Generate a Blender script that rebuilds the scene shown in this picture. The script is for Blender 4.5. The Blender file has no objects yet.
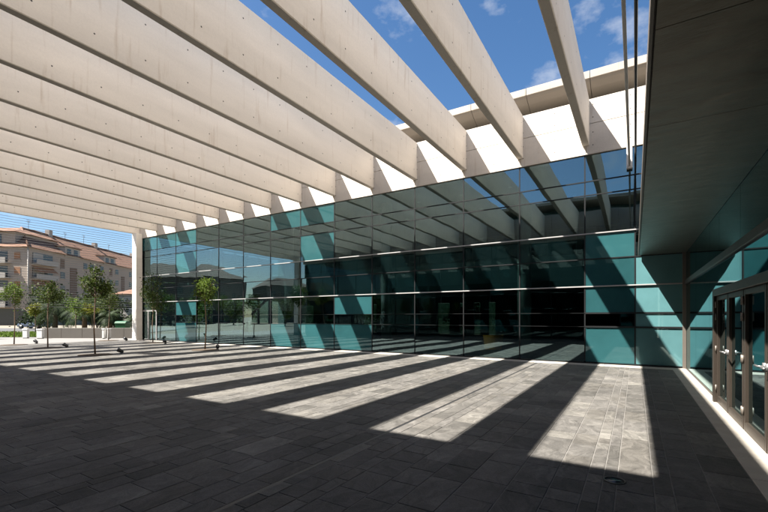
import bpy, bmesh, math, random
import numpy as np
from mathutils import Vector, Matrix
R = math.radians
scene = bpy.context.scene
COL = scene.collection

# ------------------------------------------------------------------ camera, sky, sun, exposure
YAW = R(31.6)
cam_d = bpy.data.cameras.new('camera')
cam = bpy.data.objects.new('camera', cam_d); COL.objects.link(cam)
cam.location = (0, 0, 1.6)
cam.rotation_euler = (R(90), 0, YAW)
cam_d.sensor_width = 36.0
cam_d.lens = 408.0 / 768.0 * 36.0
cam_d.shift_y = 61.5 / 768.0
cam_d.clip_start = 0.05
cam_d.clip_end = 3000
scene.camera = cam

SUN = Vector((-0.522, -0.545, 1.0)).normalized()
world = bpy.data.worlds.new('World'); scene.world = world
world.use_nodes = True
wn, wl = world.node_tree.nodes, world.node_tree.links
wn.clear()
w_out = wn.new('ShaderNodeOutputWorld'); w_bg = wn.new('ShaderNodeBackground')
w_sky = wn.new('ShaderNodeTexSky'); w_sky.sky_type = 'NISHITA'; w_sky.sun_disc = False
w_sky.sun_elevation = math.asin(SUN.z)
w_sky.sun_rotation = math.atan2(SUN.x, SUN.y)
w_sky.altitude = 50; w_sky.air_density = 1.0; w_sky.dust_density = 1.1; w_sky.ozone_density = 2.2
w_tc = wn.new('ShaderNodeTexCoord')
w_map = wn.new('ShaderNodeMapping'); w_map.inputs['Scale'].default_value = (1.0, 1.0, 1.7)
w_map.inputs['Location'].default_value = (0.9012, 1.8148, 0.6436)
w_n = wn.new('ShaderNodeTexNoise'); w_n.inputs['Scale'].default_value = 5.0
w_n.inputs['Detail'].default_value = 7; w_n.inputs['Roughness'].default_value = 0.58
w_r = wn.new('ShaderNodeValToRGB')
w_r.color_ramp.elements[0].position = 0.57; w_r.color_ramp.elements[0].color = (0, 0, 0, 1)
w_r.color_ramp.elements[1].position = 0.80; w_r.color_ramp.elements[1].color = (0.85, 0.85, 0.85, 1)
w_mx = wn.new('ShaderNodeMix'); w_mx.data_type = 'RGBA'
w_mx.inputs['B'].default_value = (4.6, 4.7, 4.9, 1)
wl.new(w_tc.outputs['Generated'], w_map.inputs['Vector']); wl.new(w_map.outputs['Vector'], w_n.inputs['Vector'])
wl.new(w_n.outputs['Fac'], w_r.inputs['Fac']); wl.new(w_r.outputs['Color'], w_mx.inputs['Factor'])
w_hs = wn.new('ShaderNodeHueSaturation'); w_hs.inputs['Saturation'].default_value = 1.22; w_hs.inputs['Value'].default_value = 0.80
wl.new(w_sky.outputs['Color'], w_hs.inputs['Color']); wl.new(w_hs.outputs['Color'], w_mx.inputs['A']); wl.new(w_mx.outputs['Result'], w_bg.inputs['Color'])
w_bg.inputs['Strength'].default_value = 0.05
wl.new(w_bg.outputs['Background'], w_out.inputs['Surface'])

sun_d = bpy.data.lights.new('sun', 'SUN'); sun_d.energy = 5.0; sun_d.angle = R(0.55); sun_d.color = (1.0, 0.95, 0.87)
sun = bpy.data.objects.new('sun', sun_d); COL.objects.link(sun)
sun.rotation_euler = (-SUN).to_track_quat('-Z', 'Y').to_euler()
sun.location = (-20, -20, 40)

vs = scene.view_settings
vs.view_transform = 'Standard'; vs.look = 'None'; vs.gamma = 1.0; vs.use_curve_mapping = False
vs.exposure = 2.15
scene.render.engine = 'CYCLES'
cy = scene.cycles
cy.use_denoising = True
cy.max_bounces = 10; cy.diffuse_bounces = 5; cy.glossy_bounces = 5; cy.transparent_max_bounces = 16; cy.transmission_bounces = 4
cy.caustics_reflective = False; cy.caustics_refractive = False
cy.sample_clamp_indirect = 6.0
random.seed(7)

# ------------------------------------------------------------------ materials
class NT:
    def __init__(s, name):
        s.m = bpy.data.materials.new(name); s.m.use_nodes = True
        s.n = s.m.node_tree.nodes; s.l = s.m.node_tree.links
        s.n.clear(); s.out = s.n.new('ShaderNodeOutputMaterial')
    def new(s, t, **kw):
        x = s.n.new(t)
        for k, v in kw.items():
            if k.startswith('i_'):
                key = k[2:].replace('_', ' ')
                x.inputs[key].default_value = v
            else: setattr(x, k, v)
        return x
    def link(s, a, b): s.l.new(a, b)
    def math(s, op, a, b=None, clamp=False):
        x = s.n.new('ShaderNodeMath'); x.operation = op; x.use_clamp = clamp
        for i, v in enumerate((a, b)):
            if v is None: continue
            if isinstance(v, (int, float)): x.inputs[i].default_value = v
            else: s.l.new(v, x.inputs[i])
        return x.outputs[0]
    def noise(s, vec, scale, detail=4, rough=0.55):
        x = s.n.new('ShaderNodeTexNoise'); x.inputs['Scale'].default_value = scale
        x.inputs['Detail'].default_value = detail; x.inputs['Roughness'].default_value = rough
        if vec is not None: s.l.new(vec, x.inputs['Vector'])
        return x.outputs['Fac']
    def ramp(s, fac, stops):
        x = s.n.new('ShaderNodeValToRGB'); e = x.color_ramp.elements
        while len(e) < len(stops): e.new(0.5)
        for k, (p, c) in enumerate(stops):
            e[k].position = p
            if isinstance(c, (int, float)): c = (c, c, c)
            e[k].color = (*c, 1)
        s.l.new(fac, x.inputs['Fac']); return x.outputs['Color']
    def mix(s, fac, a, b, mode='MIX'):
        x = s.n.new('ShaderNodeMix'); x.data_type = 'RGBA'; x.blend_type = mode
        for nm, v in (('Factor', fac), ('A', a), ('B', b)):
            sock = [q for q in x.inputs if q.name == nm and (q.type == 'RGBA' or nm == 'Factor')][0]
            if isinstance(v, (int, float)): sock.default_value = v
            elif isinstance(v, tuple): sock.default_value = (*v, 1)
            else: s.l.new(v, sock)
        return [q for q in x.outputs if q.type == 'RGBA'][0]
    def mapping(s, src, scale):
        m = s.n.new('ShaderNodeMapping'); m.inputs['Scale'].default_value = scale
        s.l.new(src, m.inputs['Vector']); return m.outputs['Vector']
    def coord(s, which):
        return s.n.new('ShaderNodeTexCoord').outputs[which]
    def worldpos(s):
        return s.n.new('ShaderNodeNewGeometry').outputs['Position']
    def bump(s, h, strength, dist=0.02):
        b = s.n.new('ShaderNodeBump'); b.inputs['Strength'].default_value = strength; b.inputs['Distance'].default_value = dist
        s.l.new(h, b.inputs['Height']); return b.outputs['Normal']
    def principled(s, color, rough=0.6, metal=0.0, spec=0.5, normal=None):
        p = s.n.new('ShaderNodeBsdfPrincipled')
        for key, v in (('Base Color', color), ('Roughness', rough), ('Metallic', metal), ('Specular IOR Level', spec), ('Normal', normal)):
            if v is None: continue
            if isinstance(v, tuple): p.inputs[key].default_value = (*v, 1)
            elif isinstance(v, (int, float)): p.inputs[key].default_value = v
            else: s.l.new(v, p.inputs[key])
        s.l.new(p.outputs['BSDF'], s.out.inputs['Surface']); return p

def simple(name, col, rough=0.6, metal=0.0, var=0.15, scale=6.0, bump=0.0, spec=0.5):
    t = NT(name); pos = t.worldpos()
    n = t.noise(pos, scale, 5)
    c = t.mix(n, tuple(v * (1 - var) for v in col), tuple(min(1, v * (1 + var)) for v in col))
    nm = t.bump(t.noise(pos, scale * 6, 4), bump) if bump else None
    t.principled(c, rough, metal, spec, nm)
    return t.m

def concrete(name, col, holes=True):
    t = NT(name); oc = t.coord('Object'); wp = t.worldpos()
    big = t.noise(t.mapping(wp, (0.6, 0.25, 1.4)), 1.0, 5, 0.6)
    fine = t.noise(wp, 22, 6, 0.65)
    streak = t.noise(t.mapping(wp, (1.3, 1.3, 0.12)), 5.0, 4, 0.6)
    c = t.ramp(big, [(0.3, tuple(v * 0.90 for v in col)), (0.7, tuple(min(v * 1.06, .9) for v in col))])
    c = t.mix(0.35, c, t.ramp(fine, [(0.3, 0.80), (0.7, 1.0)]), 'MULTIPLY')
    c = t.mix(0.7, c, t.ramp(streak, [(0.58, (1, 1, 1)), (0.80, (0.66, 0.57, 0.49))]), 'MULTIPLY')
    rin = t.n.new('ShaderNodeObjectInfo').outputs['Random']
    c = t.mix(1.0, c, t.ramp(rin, [(0, (0.90, 0.895, 0.885)), (1, (1.0, 0.99, 0.975))]), 'MULTIPLY')
    h = fine
    if holes:
        s = t.n.new('ShaderNodeSeparateXYZ'); t.link(oc, s.inputs[0])
        along = t.math('ADD', s.outputs['X'] if holes == 'x' else s.outputs['Y'], 100.35)
        a = t.math('SUBTRACT', t.math('MULTIPLY', t.math('FRACT', t.math('DIVIDE', along, 1.11)), 1.11), 0.55)
        zz = t.math('SUBTRACT', t.math('ABSOLUTE', s.outputs['Z']), 0.44 if holes != 'x' else 0.22)
        d = t.math('SQRT', t.math('ADD', t.math('MULTIPLY', a, a), t.math('MULTIPLY', zz, zz)))
        mask = t.math('LESS_THAN', d, 0.019)
        c = t.mix(mask, c, (0.06, 0.055, 0.05))
    t.principled(c, 0.8, 0, 0.3, t.bump(h, 0.12, 0.01))
    return t.m

M = {}
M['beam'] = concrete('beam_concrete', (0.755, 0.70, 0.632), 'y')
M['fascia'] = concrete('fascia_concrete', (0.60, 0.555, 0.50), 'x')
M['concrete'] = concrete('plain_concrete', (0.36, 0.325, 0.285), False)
M['post'] = concrete('post_concrete', (0.74, 0.71, 0.67), False)

def slate():
    t = NT('slate'); wp = t.worldpos()
    isl = t.n.new('ShaderNodeNewGeometry').outputs['Random Per Island']
    rin = t.n.new('ShaderNodeObjectInfo').outputs['Random']
    rnd = t.math('FRACT', t.math('ADD', t.math('MULTIPLY', rin, 7.31), isl))
    base = t.ramp(rnd, [(0.0, (0.070, 0.0665, 0.061)), (0.3, (0.094, 0.089, 0.083)), (0.62, (0.111, 0.105, 0.097)), (0.85, (0.086, 0.080, 0.072)), (1.0, (0.138, 0.131, 0.119))])
    w = t.n.new('ShaderNodeTexNoise'); w.inputs['Scale'].default_value = 1.4; w.inputs['Detail'].default_value = 3
    t.link(wp, w.inputs['Vector'])
    vm = t.n.new('ShaderNodeVectorMath'); vm.operation = 'SCALE'; vm.inputs['Scale'].default_value = 1.2
    t.link(w.outputs['Color'], vm.inputs[0])
    va = t.n.new('ShaderNodeVectorMath'); va.operation = 'ADD'; t.link(wp, va.inputs[0]); t.link(vm.outputs[0], va.inputs[1])
    n1 = t.noise(t.mapping(va.outputs[0], (6.0, 2.2, 1)), 1.6, 8, 0.68)
    n2 = t.noise(wp, 55, 5, 0.7)
    n3 = t.noise(wp, 0.55, 5, 0.6)
    c = t.mix(0.85, base, t.ramp(n1, [(0.28, 0.45), (0.5, 0.9), (0.72, 1.45)]), 'MULTIPLY')
    c = t.mix(0.5, c, t.ramp(n2, [(0.3, 0.75), (0.7, 1.45)]), 'MULTIPLY')
    c = t.mix(0.7, c, t.ramp(n3, [(0.34, 0.66), (0.52, 1.0), (0.66, 1.28)]), 'MULTIPLY')
    hh = t.math('ADD', t.math('MULTIPLY', n1, 1.0), t.math('MULTIPLY', n2, 0.25))
    rgh = t.ramp(n1, [(0.3, 0.62), (0.7, 0.85)])
    t.principled(c, rgh, 0, 0.10, t.bump(hh, 0.8, 0.016))
    return t.m
M['slate'] = slate()
M['mortar'] = simple('mortar', (0.135, 0.128, 0.118), 0.9, var=0.5, scale=5, bump=0.3)
M['pale_stone'] = simple('pale_stone', (0.34, 0.31, 0.27), 0.75, var=0.25, scale=3.5, bump=0.15)
M['asphalt'] = simple('asphalt', (0.055, 0.055, 0.056), 0.9, var=0.25, scale=2.0, bump=0.2)
M['ground'] = simple('dry_ground', (0.15, 0.13, 0.10), 0.95, var=0.3, scale=0.3, bump=0.2)
M['light_paving'] = simple('light_paving', (0.135, 0.128, 0.12), 0.85, var=0.2, scale=1.3, bump=0.1)
M['grass'] = simple('grass', (0.06, 0.075, 0.022), 0.9, var=0.35, scale=5)
M['alu'] = simple('pale_aluminium', (0.30, 0.295, 0.29), 0.4, 0.0, var=0.05)
M['dark_frame'] = simple('dark_frame', (0.009, 0.010, 0.011), 0.6, 0.0, var=0.1, spec=0.2)
M['bronze'] = simple('bronze_frame', (0.040, 0.031, 0.024), 0.42, 0.3, var=0.15, scale=3)
M['taupe'] = simple('taupe_post', (0.13, 0.112, 0.095), 0.45, 0.2, var=0.1)
M['steel'] = simple('steel', (0.26, 0.26, 0.26), 0.35, 0.8, var=0.08)
M['white'] = simple('white_paint', (0.62, 0.61, 0.59), 0.5, var=0.04)
M['black'] = simple('black_metal', (0.015, 0.015, 0.016), 0.45, var=0.2)
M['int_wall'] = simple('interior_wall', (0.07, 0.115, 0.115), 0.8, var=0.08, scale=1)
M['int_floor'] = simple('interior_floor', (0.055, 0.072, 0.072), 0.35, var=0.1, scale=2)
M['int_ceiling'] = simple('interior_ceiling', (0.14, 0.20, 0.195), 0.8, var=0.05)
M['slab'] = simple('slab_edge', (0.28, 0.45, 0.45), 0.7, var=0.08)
M['column'] = simple('round_column', (0.36, 0.43, 0.42), 0.6, var=0.05)
M['orange'] = simple('orange_plastic', (0.85, 0.30, 0.05), 0.45, var=0.05)
M['wood'] = simple('dark_wood', (0.10, 0.06, 0.035), 0.5, var=0.2, scale=8)
M['mulch'] = simple('mulch', (0.052, 0.036, 0.022), 0.95, var=0.4, scale=14, bump=0.5)
M['bark'] = simple('bark', (0.15, 0.10, 0.065), 0.9, var=0.3, scale=14, bump=0.5)
M['wallstone'] = simple('wall_stone', (0.10, 0.090, 0.077), 0.85, var=0.15, scale=2)
M['eave'] = simple('brown_eave', (0.17, 0.145, 0.12), 0.7, var=0.12, scale=1.5)
M['wire'] = simple('wire', (0.22, 0.22, 0.22), 0.5, 0.3, var=0.05)

def leaf(name, a, b):
    t = NT(name); isl = t.n.new('ShaderNodeNewGeometry').outputs['Random Per Island']
    c = t.ramp(isl, [(0, a), (0.7, b), (1, tuple(min(1, v * 1.5) for v in b))])
    p = t.principled(c, 0.6, 0, 0.12)
    tr = t.n.new('ShaderNodeBsdfTranslucent'); t.link(c, tr.inputs['Color'])
    mx = t.n.new('ShaderNodeMixShader'); mx.inputs[0].default_value = 0.3
    t.link(p.outputs['BSDF'], mx.inputs[1]); t.link(tr.outputs[0], mx.inputs[2]); t.link(mx.outputs[0], t.out.inputs['Surface'])
    return t.m
M['leaf_young'] = leaf('leaf_young', (0.045, 0.075, 0.013), (0.098, 0.145, 0.022))
M['leaf_dark'] = leaf('leaf_dark', (0.008, 0.016, 0.006), (0.020, 0.034, 0.010))
M['leaf_mid'] = leaf('leaf_mid', (0.022, 0.036, 0.008), (0.058, 0.082, 0.016))
M['leaf_yellow'] = leaf('leaf_yellow', (0.07, 0.085, 0.012), (0.14, 0.14, 0.02))
M['palm'] = leaf('palm_leaf', (0.014, 0.024, 0.010), (0.034, 0.05, 0.020))

def glass(name, tint, ior, gain, off, rough=0.0, wob=0.0):
    t = NT(name)
    tr = t.new('ShaderNodeBsdfTransparent'); tr.inputs['Color'].default_value = (*tint, 1)
    gl = t.new('ShaderNodeBsdfGlossy'); gl.inputs['Roughness'].default_value = rough
    gl.inputs['Color'].default_value = (0.66, 0.89, 0.93, 1)
    if wob:
        wp = t.worldpos()
        rin = t.n.new('ShaderNodeObjectInfo').outputs['Random']
        cmb = t.n.new('ShaderNodeCombineXYZ'); t.link(t.math('MULTIPLY', rin, 40.0), cmb.inputs[1])
        va = t.n.new('ShaderNodeVectorMath'); va.operation = 'ADD'; t.link(wp, va.inputs[0]); t.link(cmb.outputs[0], va.inputs[1])
        t.link(t.bump(t.noise(va.outputs[0], 0.7, 1), wob, 0.02), gl.inputs['Normal'])
    fr = t.new('ShaderNodeFresnel'); fr.inputs['IOR'].default_value = ior
    geo = t.n.new('ShaderNodeNewGeometry')
    fac = t.math('ADD', t.math('MULTIPLY', fr.outputs[0], gain), off, True)
    # fresnel of a back-facing hit uses 1/ior, so read the angle from the front side of the pane
    lw = t.n.new('ShaderNodeLayerWeight'); lw.inputs['Blend'].default_value = 0.5
    schlick = t.math('POWER', lw.outputs['Facing'], 4.0)
    fac = t.math('ADD', t.math('MULTIPLY', schlick, gain), off, True)
    mx = t.new('ShaderNodeMixShader')
    t.link(fac, mx.inputs[0]); t.link(tr.outputs[0], mx.inputs[1]); t.link(gl.outputs[0], mx.inputs[2])
    t.link(mx.outputs[0], t.out.inputs['Surface'])
    return t.m
M['glass'] = glass('tinted_glass', (0.42, 0.50, 0.49), 1.6, 0.80, 0.215, 0.0, 0.22)
def frit(name, tint, col, w):
    t = NT(name)
    tr = t.new('ShaderNodeBsdfTransparent'); tr.inputs['Color'].default_value = (*tint, 1)
    df = t.new('ShaderNodeBsdfDiffuse'); df.inputs['Color'].default_value = (*col, 1)
    gl = t.new('ShaderNodeBsdfGlossy'); gl.inputs['Roughness'].default_value = 0.0
    gl.inputs['Color'].default_value = (0.66, 0.89, 0.93, 1)
    m1 = t.new('ShaderNodeMixShader'); m1.inputs[0].default_value = w
    t.link(tr.outputs[0], m1.inputs[1]); t.link(df.outputs[0], m1.inputs[2])
    lw = t.n.new('ShaderNodeLayerWeight'); lw.inputs['Blend'].default_value = 0.5
    fac = t.math('ADD', t.math('MULTIPLY', t.math('POWER', lw.outputs['Facing'], 4.0), 0.8), 0.15, True)
    mx = t.new('ShaderNodeMixShader')
    t.link(fac, mx.inputs[0]); t.link(m1.outputs[0], mx.inputs[1]); t.link(gl.outputs[0], mx.inputs[2])
    t.link(mx.outputs[0], t.out.inputs['Surface'])
    return t.m
M['frit'] = frit('fritted_glass', (0.36, 0.46, 0.45), (0.014, 0.046, 0.050), 0.07)
M['back_glass'] = glass('back_glass', (0.20, 0.29, 0.25), 1.5, 0.7, 0.05)
M['glass_side'] = glass('side_glass', (0.10, 0.20, 0.21), 1.6, 0.85, 0.10, 0.0, 0.06)
M['clear_glass'] = glass('clear_glass', (0.80, 0.90, 0.88), 1.5, 0.7, 0.05)

def teal(name, col):
    t = NT(name); wp = t.worldpos()
    rin = t.n.new('ShaderNodeObjectInfo').outputs['Random']
    n = t.noise(wp, 1.2, 3)
    c = t.ramp(n, [(0.3, tuple(v * 0.9 for v in col)), (0.7, tuple(v * 1.1 for v in col))])
    c = t.mix(1.0, c, t.ramp(rin, [(0, 0.80), (1, 1.14)]), 'MULTIPLY')
    d = t.new('ShaderNodeBsdfDiffuse'); t.link(c, d.inputs['Color'])
    gl = t.new('ShaderNodeBsdfGlossy'); gl.inputs['Roughness'].default_value = 0.0
    gl.inputs['Color'].default_value = (0.66, 0.89, 0.93, 1)
    lw = t.n.new('ShaderNodeLayerWeight'); lw.inputs['Blend'].default_value = 0.5
    fac = t.math('ADD', t.math('MULTIPLY', t.math('POWER', lw.outputs['Facing'], 4.0), 0.8), 0.095, True)
    mx = t.new('ShaderNodeMixShader')
    t.link(fac, mx.inputs[0]); t.link(d.outputs[0], mx.inputs[1]); t.link(gl.outputs[0], mx.inputs[2])
    t.link(mx.outputs[0], t.out.inputs['Surface'])
    return t.m
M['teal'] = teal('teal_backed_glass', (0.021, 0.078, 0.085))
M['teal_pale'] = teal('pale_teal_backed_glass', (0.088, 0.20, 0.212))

def soffit_metal():
    t = NT('brushed_soffit'); wp = t.worldpos()
    w = t.noise(t.mapping(wp, (2.4, 5.5, 1)), 1.0, 4, 0.6)
    f = t.noise(t.mapping(wp, (1.2, 26, 1)), 2.0, 5, 0.6)
    c = t.ramp(w, [(0.3, (0.095, 0.087, 0.070)), (0.7, (0.145, 0.133, 0.110))])
    nm = t.bump(t.math('ADD', w, t.math('MULTIPLY', f, 0.06)), 0.30, 0.05)
    t.principled(c, 0.40, 0.85, 0.5, nm)
    return t.m
M['soffit'] = soffit_metal()

def rooftile():
    t = NT('roof_tile'); oc = t.coord('Object')
    n = t.noise(oc, 0.9, 5); f = t.noise(oc, 6, 3)
    c = t.ramp(n, [(0.3, (0.135, 0.072, 0.048)), (0.7, (0.185, 0.108, 0.074))])
    c = t.mix(0.5, c, t.ramp(f, [(0.3, 0.65), (0.7, 1.2)]), 'MULTIPLY')
    t.principled(c, 0.9, 0, 0.2, t.bump(f, 0.4, 0.05))
    return t.m
M['tile'] = rooftile()
M['render_wall'] = simple('rendered_wall', (0.31, 0.255, 0.21), 0.9, var=0.10, scale=0.4)
M['render_pale'] = simple('rendered_pale', (0.32, 0.295, 0.265), 0.9, var=0.08, scale=0.4)
M['terrace_wall'] = simple('terrace_wall', (0.10, 0.085, 0.075), 0.9, var=0.12, scale=0.4)
M['dark_tile'] = simple('dark_tile', (0.07, 0.04, 0.03), 0.9, var=0.25, scale=1.2)
M['awning'] = simple('awning_cloth', (0.27, 0.13, 0.065), 0.9, var=0.12, scale=2)
M['shutter'] = simple('brown_shutter', (0.12, 0.075, 0.05), 0.7, var=0.2, scale=3)
M['window'] = simple('dark_window', (0.03, 0.035, 0.04), 0.12, var=0.1)
M['bin_green'] = simple('bin_green', (0.010, 0.075, 0.025), 0.45, var=0.1)
M['car_paint'] = simple('car_paint', (0.10, 0.12, 0.16), 0.25, 0.3, var=0.05)
M['tyre'] = simple('tyre', (0.02, 0.02, 0.02), 0.8)

# ------------------------------------------------------------------ helpers
ORG = {}
def link(o): COL.objects.link(o); return o
def thing(name, label, cat, loc=(0, 0, 0), rotz=0.0, group=None, local=False):
    o = bpy.data.objects.new(name, None); link(o)
    o.empty_display_size = 0.3
    o.location = loc; o.rotation_euler = (0, 0, rotz)
    o['label'] = label; o['category'] = cat
    if group: o['group'] = group
    ORG[o.name] = Vector((0, 0, 0)) if local else Vector(loc)
    return o
def tag(o, label, cat, group=None):
    o['label'] = label; o['category'] = cat
    if group: o['group'] = group
    return o
def place(o, parent, loc):
    if parent is not None:
        o.parent = parent
        org = ORG.get(parent.name)
        if org is None: org = Vector((0, 0, 0))
        o.location = Vector(loc) - org
        ORG[o.name] = Vector(loc)          # children of this part are given in the same frame
    else:
        o.location = loc; ORG[o.name] = Vector(loc)
    return o
CACHE = {}
def box_mesh(dx, dy, dz, bev, mat, seg=1):
    key = (round(dx, 4), round(dy, 4), round(dz, 4), bev, mat, seg)
    if key in CACHE: return CACHE[key]
    bm = bmesh.new(); bmesh.ops.create_cube(bm, size=1.0)
    bmesh.ops.scale(bm, vec=(dx, dy, dz), verts=bm.verts)
    if bev: bmesh.ops.bevel(bm, geom=bm.edges[:], offset=min(bev, 0.45 * min(dx, dy, dz)), segments=seg, affect='EDGES', profile=0.5)
    me = bpy.data.meshes.new('box'); bm.to_mesh(me); bm.free()
    me.materials.append(M[mat]); CACHE[key] = me; return me
def box(name, x0, x1, y0, y1, z0, z1, mat, parent=None, bev=0.0, seg=1):
    me = box_mesh(abs(x1 - x0), abs(y1 - y0), abs(z1 - z0), bev, mat, seg)
    o = bpy.data.objects.new(name, me); link(o)
    return place(o, parent, ((x0 + x1) / 2, (y0 + y1) / 2, (z0 + z1) / 2))
def mesh_obj(name, verts, faces, mat, parent=None, org=(0, 0, 0), smooth=False):
    me = bpy.data.meshes.new(name)
    og = Vector(org)
    me.from_pydata([tuple(Vector(v) - og) for v in verts], [], faces); me.update()
    if isinstance(mat, str): me.materials.append(M[mat])
    if smooth:
        for p in me.polygons: p.use_smooth = True
    o = bpy.data.objects.new(name, me); link(o)
    return place(o, parent, org)
def tube_geo(pts, rads, seg=8, cap=True):
    V, F = [], []
    up = Vector((0.13, 0.21, 1)).normalized()
    n = len(pts)
    for i, p in enumerate(pts):
        p = Vector(p)
        a = Vector(pts[max(0, i - 1)]); b = Vector(pts[min(n - 1, i + 1)])
        t = (b - a).normalized()
        u = t.cross(up); u = u.normalized() if u.length > 1e-3 else t.cross(Vector((1, 0, 0))).normalized()
        v = t.cross(u).normalized()
        for k in range(seg):
            an = 2 * math.pi * k / seg
            V.append(p + (u * math.cos(an) + v * math.sin(an)) * rads[i])
    for i in range(n - 1):
        for k in range(seg):
            F.append((i * seg + k, i * seg + (k + 1) % seg, (i + 1) * seg + (k + 1) % seg, (i + 1) * seg + k))
    if cap:
        F.append(tuple(reversed(range(seg)))); F.append(tuple(range((n - 1) * seg, n * seg)))
    return V, F
def tube(name, pts, rads, mat, parent=None, seg=8, smooth=True):
    if isinstance(rads, (int, float)): rads = [rads] * len(pts)
    V, F = tube_geo(pts, rads, seg)
    return mesh_obj(name, V, F, mat, parent, tuple(pts[0]), smooth)
def lathe(name, prof, mat, parent=None, at=(0, 0, 0), seg=16, smooth=True):
    V, F = [], []
    for (r, z) in prof:
        for k in range(seg):
            a = 2 * math.pi * k / seg
            V.append((at[0] + r * math.cos(a), at[1] + r * math.sin(a), at[2] + z))
    for i in range(len(prof) - 1):
        for k in range(seg):
            F.append((i * seg + k, i * seg + (k + 1) % seg, (i + 1) * seg + (k + 1) % seg, (i + 1) * seg + k))
    F.append(tuple(reversed(range(seg)))); F.append(tuple(range((len(prof) - 1) * seg, len(prof) * seg)))
    return mesh_obj(name, V, F, mat, parent, at, smooth)
def cam2w(lat, dep, z=0.0):
    c, s = math.cos(YAW), math.sin(YAW)
    return (lat * c - dep * s, lat * s + dep * c, z)
def kind(o, k): o['kind'] = k; return o
def copy_tree(o, parent=None):
    c = o.copy(); link(c); c.parent = parent
    for ch in list(o.children): copy_tree(ch, c)
    return c

# ------------------------------------------------------------------ ground and paving
D = 15.8                      # plane of the glass front
def sheet(name, x0, x1, y0, y1, z, mat, parent=None):
    return mesh_obj(name, [(x0, y0, z), (x1, y0, z), (x1, y1, z), (x0, y1, z)], [(0, 1, 2, 3)], mat, parent)
kind(sheet('ground', -900, 900, -900, 900, -0.06, 'ground'), 'structure')
plaza = kind(box('plaza', -31.2, 1.36, -0.6, D, -0.055, -0.0045, 'mortar'), 'structure')
fore = kind(box('forecourt', -40.0, -31.2, -14.0, 40.0, -0.056, -0.008, 'light_paving'), 'structure')

rs = random.Random(11)
def slab_list():
    S = []
    xs = [0.98]
    marks = [0.15, -0.27, -0.41, -0.69, -2.93]
    x = 0.98
    widths = []
    while x > -31.1:
        nxt = x - rs.choice([0.24, 0.30, 0.30, 0.38, 0.42, 0.34, 0.15])
        for mk in marks:
            if nxt < mk < x - 0.1: nxt = mk
            elif abs(nxt - mk) < 0.1 and mk < x: nxt = mk
        x1, x0 = x, max(nxt, -31.15)
        if x1 - x0 > 0.08:
            y = -0.58 - rs.random() * 0.4
            while y < D - 0.66:
                L = rs.choice([0.25, 0.32, 0.4, 0.45, 0.5, 0.6, 0.7])
                y1 = min(y + L, D - 0.62)
                if D - 0.62 - y1 < 0.2: y1 = D - 0.62
                S.append((x0, x1, max(y, -0.58), y1)); y = y1
        x = x0
        if abs(x + 2.93) < 0.001: x = -2.97
        if x0 <= -31.14: break
    return S
def screen_size(s):
    cx_, cy_ = (s[0] + s[1]) / 2, (s[2] + s[3]) / 2
    c, sn = math.cos(YAW), math.sin(YAW)
    d = cy_ * c - cx_ * sn; l = cx_ * c + cy_ * sn
    if d < 0.5: return -1
    u = 384 + 408 * l / d; v = 317.5 + 408 * 1.6 / d
    if u < -10 or u > 778 or v > 530: return -1
    return (s[1] - s[0]) * (s[3] - s[2]) / d ** 3
SL = slab_list()
SL.sort(key=screen_size, reverse=True)
def slab_geo(s, V, F, gap, bev, zt, zb, org=(0, 0, 0)):
    x0, x1, y0, y1 = s[0] + gap, s[1] - gap, s[2] + gap, s[3] - gap
    b = len(V)
    for (zz, q) in ((zb, 0.0), (zt - bev, 0.0), (zt, bev)):
        V += [(x0 + q - org[0], y0 + q - org[1], zz), (x1 - q - org[0], y0 + q - org[1], zz), (x1 - q - org[0], y1 - q - org[1], zz), (x0 + q - org[0], y1 - q - org[1], zz)]
    for r in (0, 4):
        for k in range(4): F.append((b + r + k, b + r + (k + 1) % 4, b + r + 4 + (k + 1) % 4, b + r + 4 + k))
    F.append((b + 8, b + 9, b + 10, b + 11))
SLABM = {}
for s in SL[:300]:
    key = (round(s[1] - s[0], 2), round(s[3] - s[2], 2))
    if key not in SLABM:
        V, F = [], []
        w, l = key
        slab_geo((-w / 2, w / 2, -l / 2, l / 2), V, F, 0.0045, 0.003, 0.0, -0.03)
        me = bpy.data.meshes.new('paving_slab'); me.from_pydata(V, [], F); me.materials.append(M['slate']); SLABM[key] = me
    o = bpy.data.objects.new('paving_slab', SLABM[key]); link(o)
    place(o, plaza, ((s[0] + s[1]) / 2, (s[2] + s[3]) / 2, rs.uniform(-0.0015, 0.002)))
V, F = [], []
for s in SL[300:]:
    slab_geo(s, V, F, 0.0045, 0.003, rs.uniform(-0.0015, 0.002), -0.03)
kind(mesh_obj('paving_slabs', V, F, 'slate', plaza), 'stuff')
# pale stone border along the glass fronts
x = 1.35
while x > -30.8:
    x0 = x - 1.11
    box('border_slab', x0 + 0.005, x - 0.005, D - 0.615, D - 0.01, -0.03, 0.006, 'pale_stone', plaza, 0.004)
    x = x0
y = D - 0.625
while y > -0.5:
    y0 = y - 0.82
    box('border_slab', 0.985, 1.345, y0 + 0.005, y - 0.005, -0.03, 0.006, 'pale_stone', plaza, 0.004)
    y = y0
dr = tag(box('slot_drain', -2.9735, -2.9265, -0.5, D - 0.63, -0.02, -0.002, 'black'), 'narrow dark slot drain running through the slate paving', 'drain')

mh = thing('ground_light_cover', 'small round flush cover set in the slate in front of the sunlit patch', 'cover', (-0.17, 4.59, 0))
lathe('rim', [(0.085, 0.0), (0.10, 0.0), (0.10, 0.007), (0.085, 0.007), (0.085, 0.0)], 'bronze', mh, (-0.17, 4.59, 0), 20)
lathe('lens', [(0.0, 0.002), (0.084, 0.002), (0.084, 0.005), (0.0, 0.005)], 'window', mh, (-0.17, 4.59, 0), 20)

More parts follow.
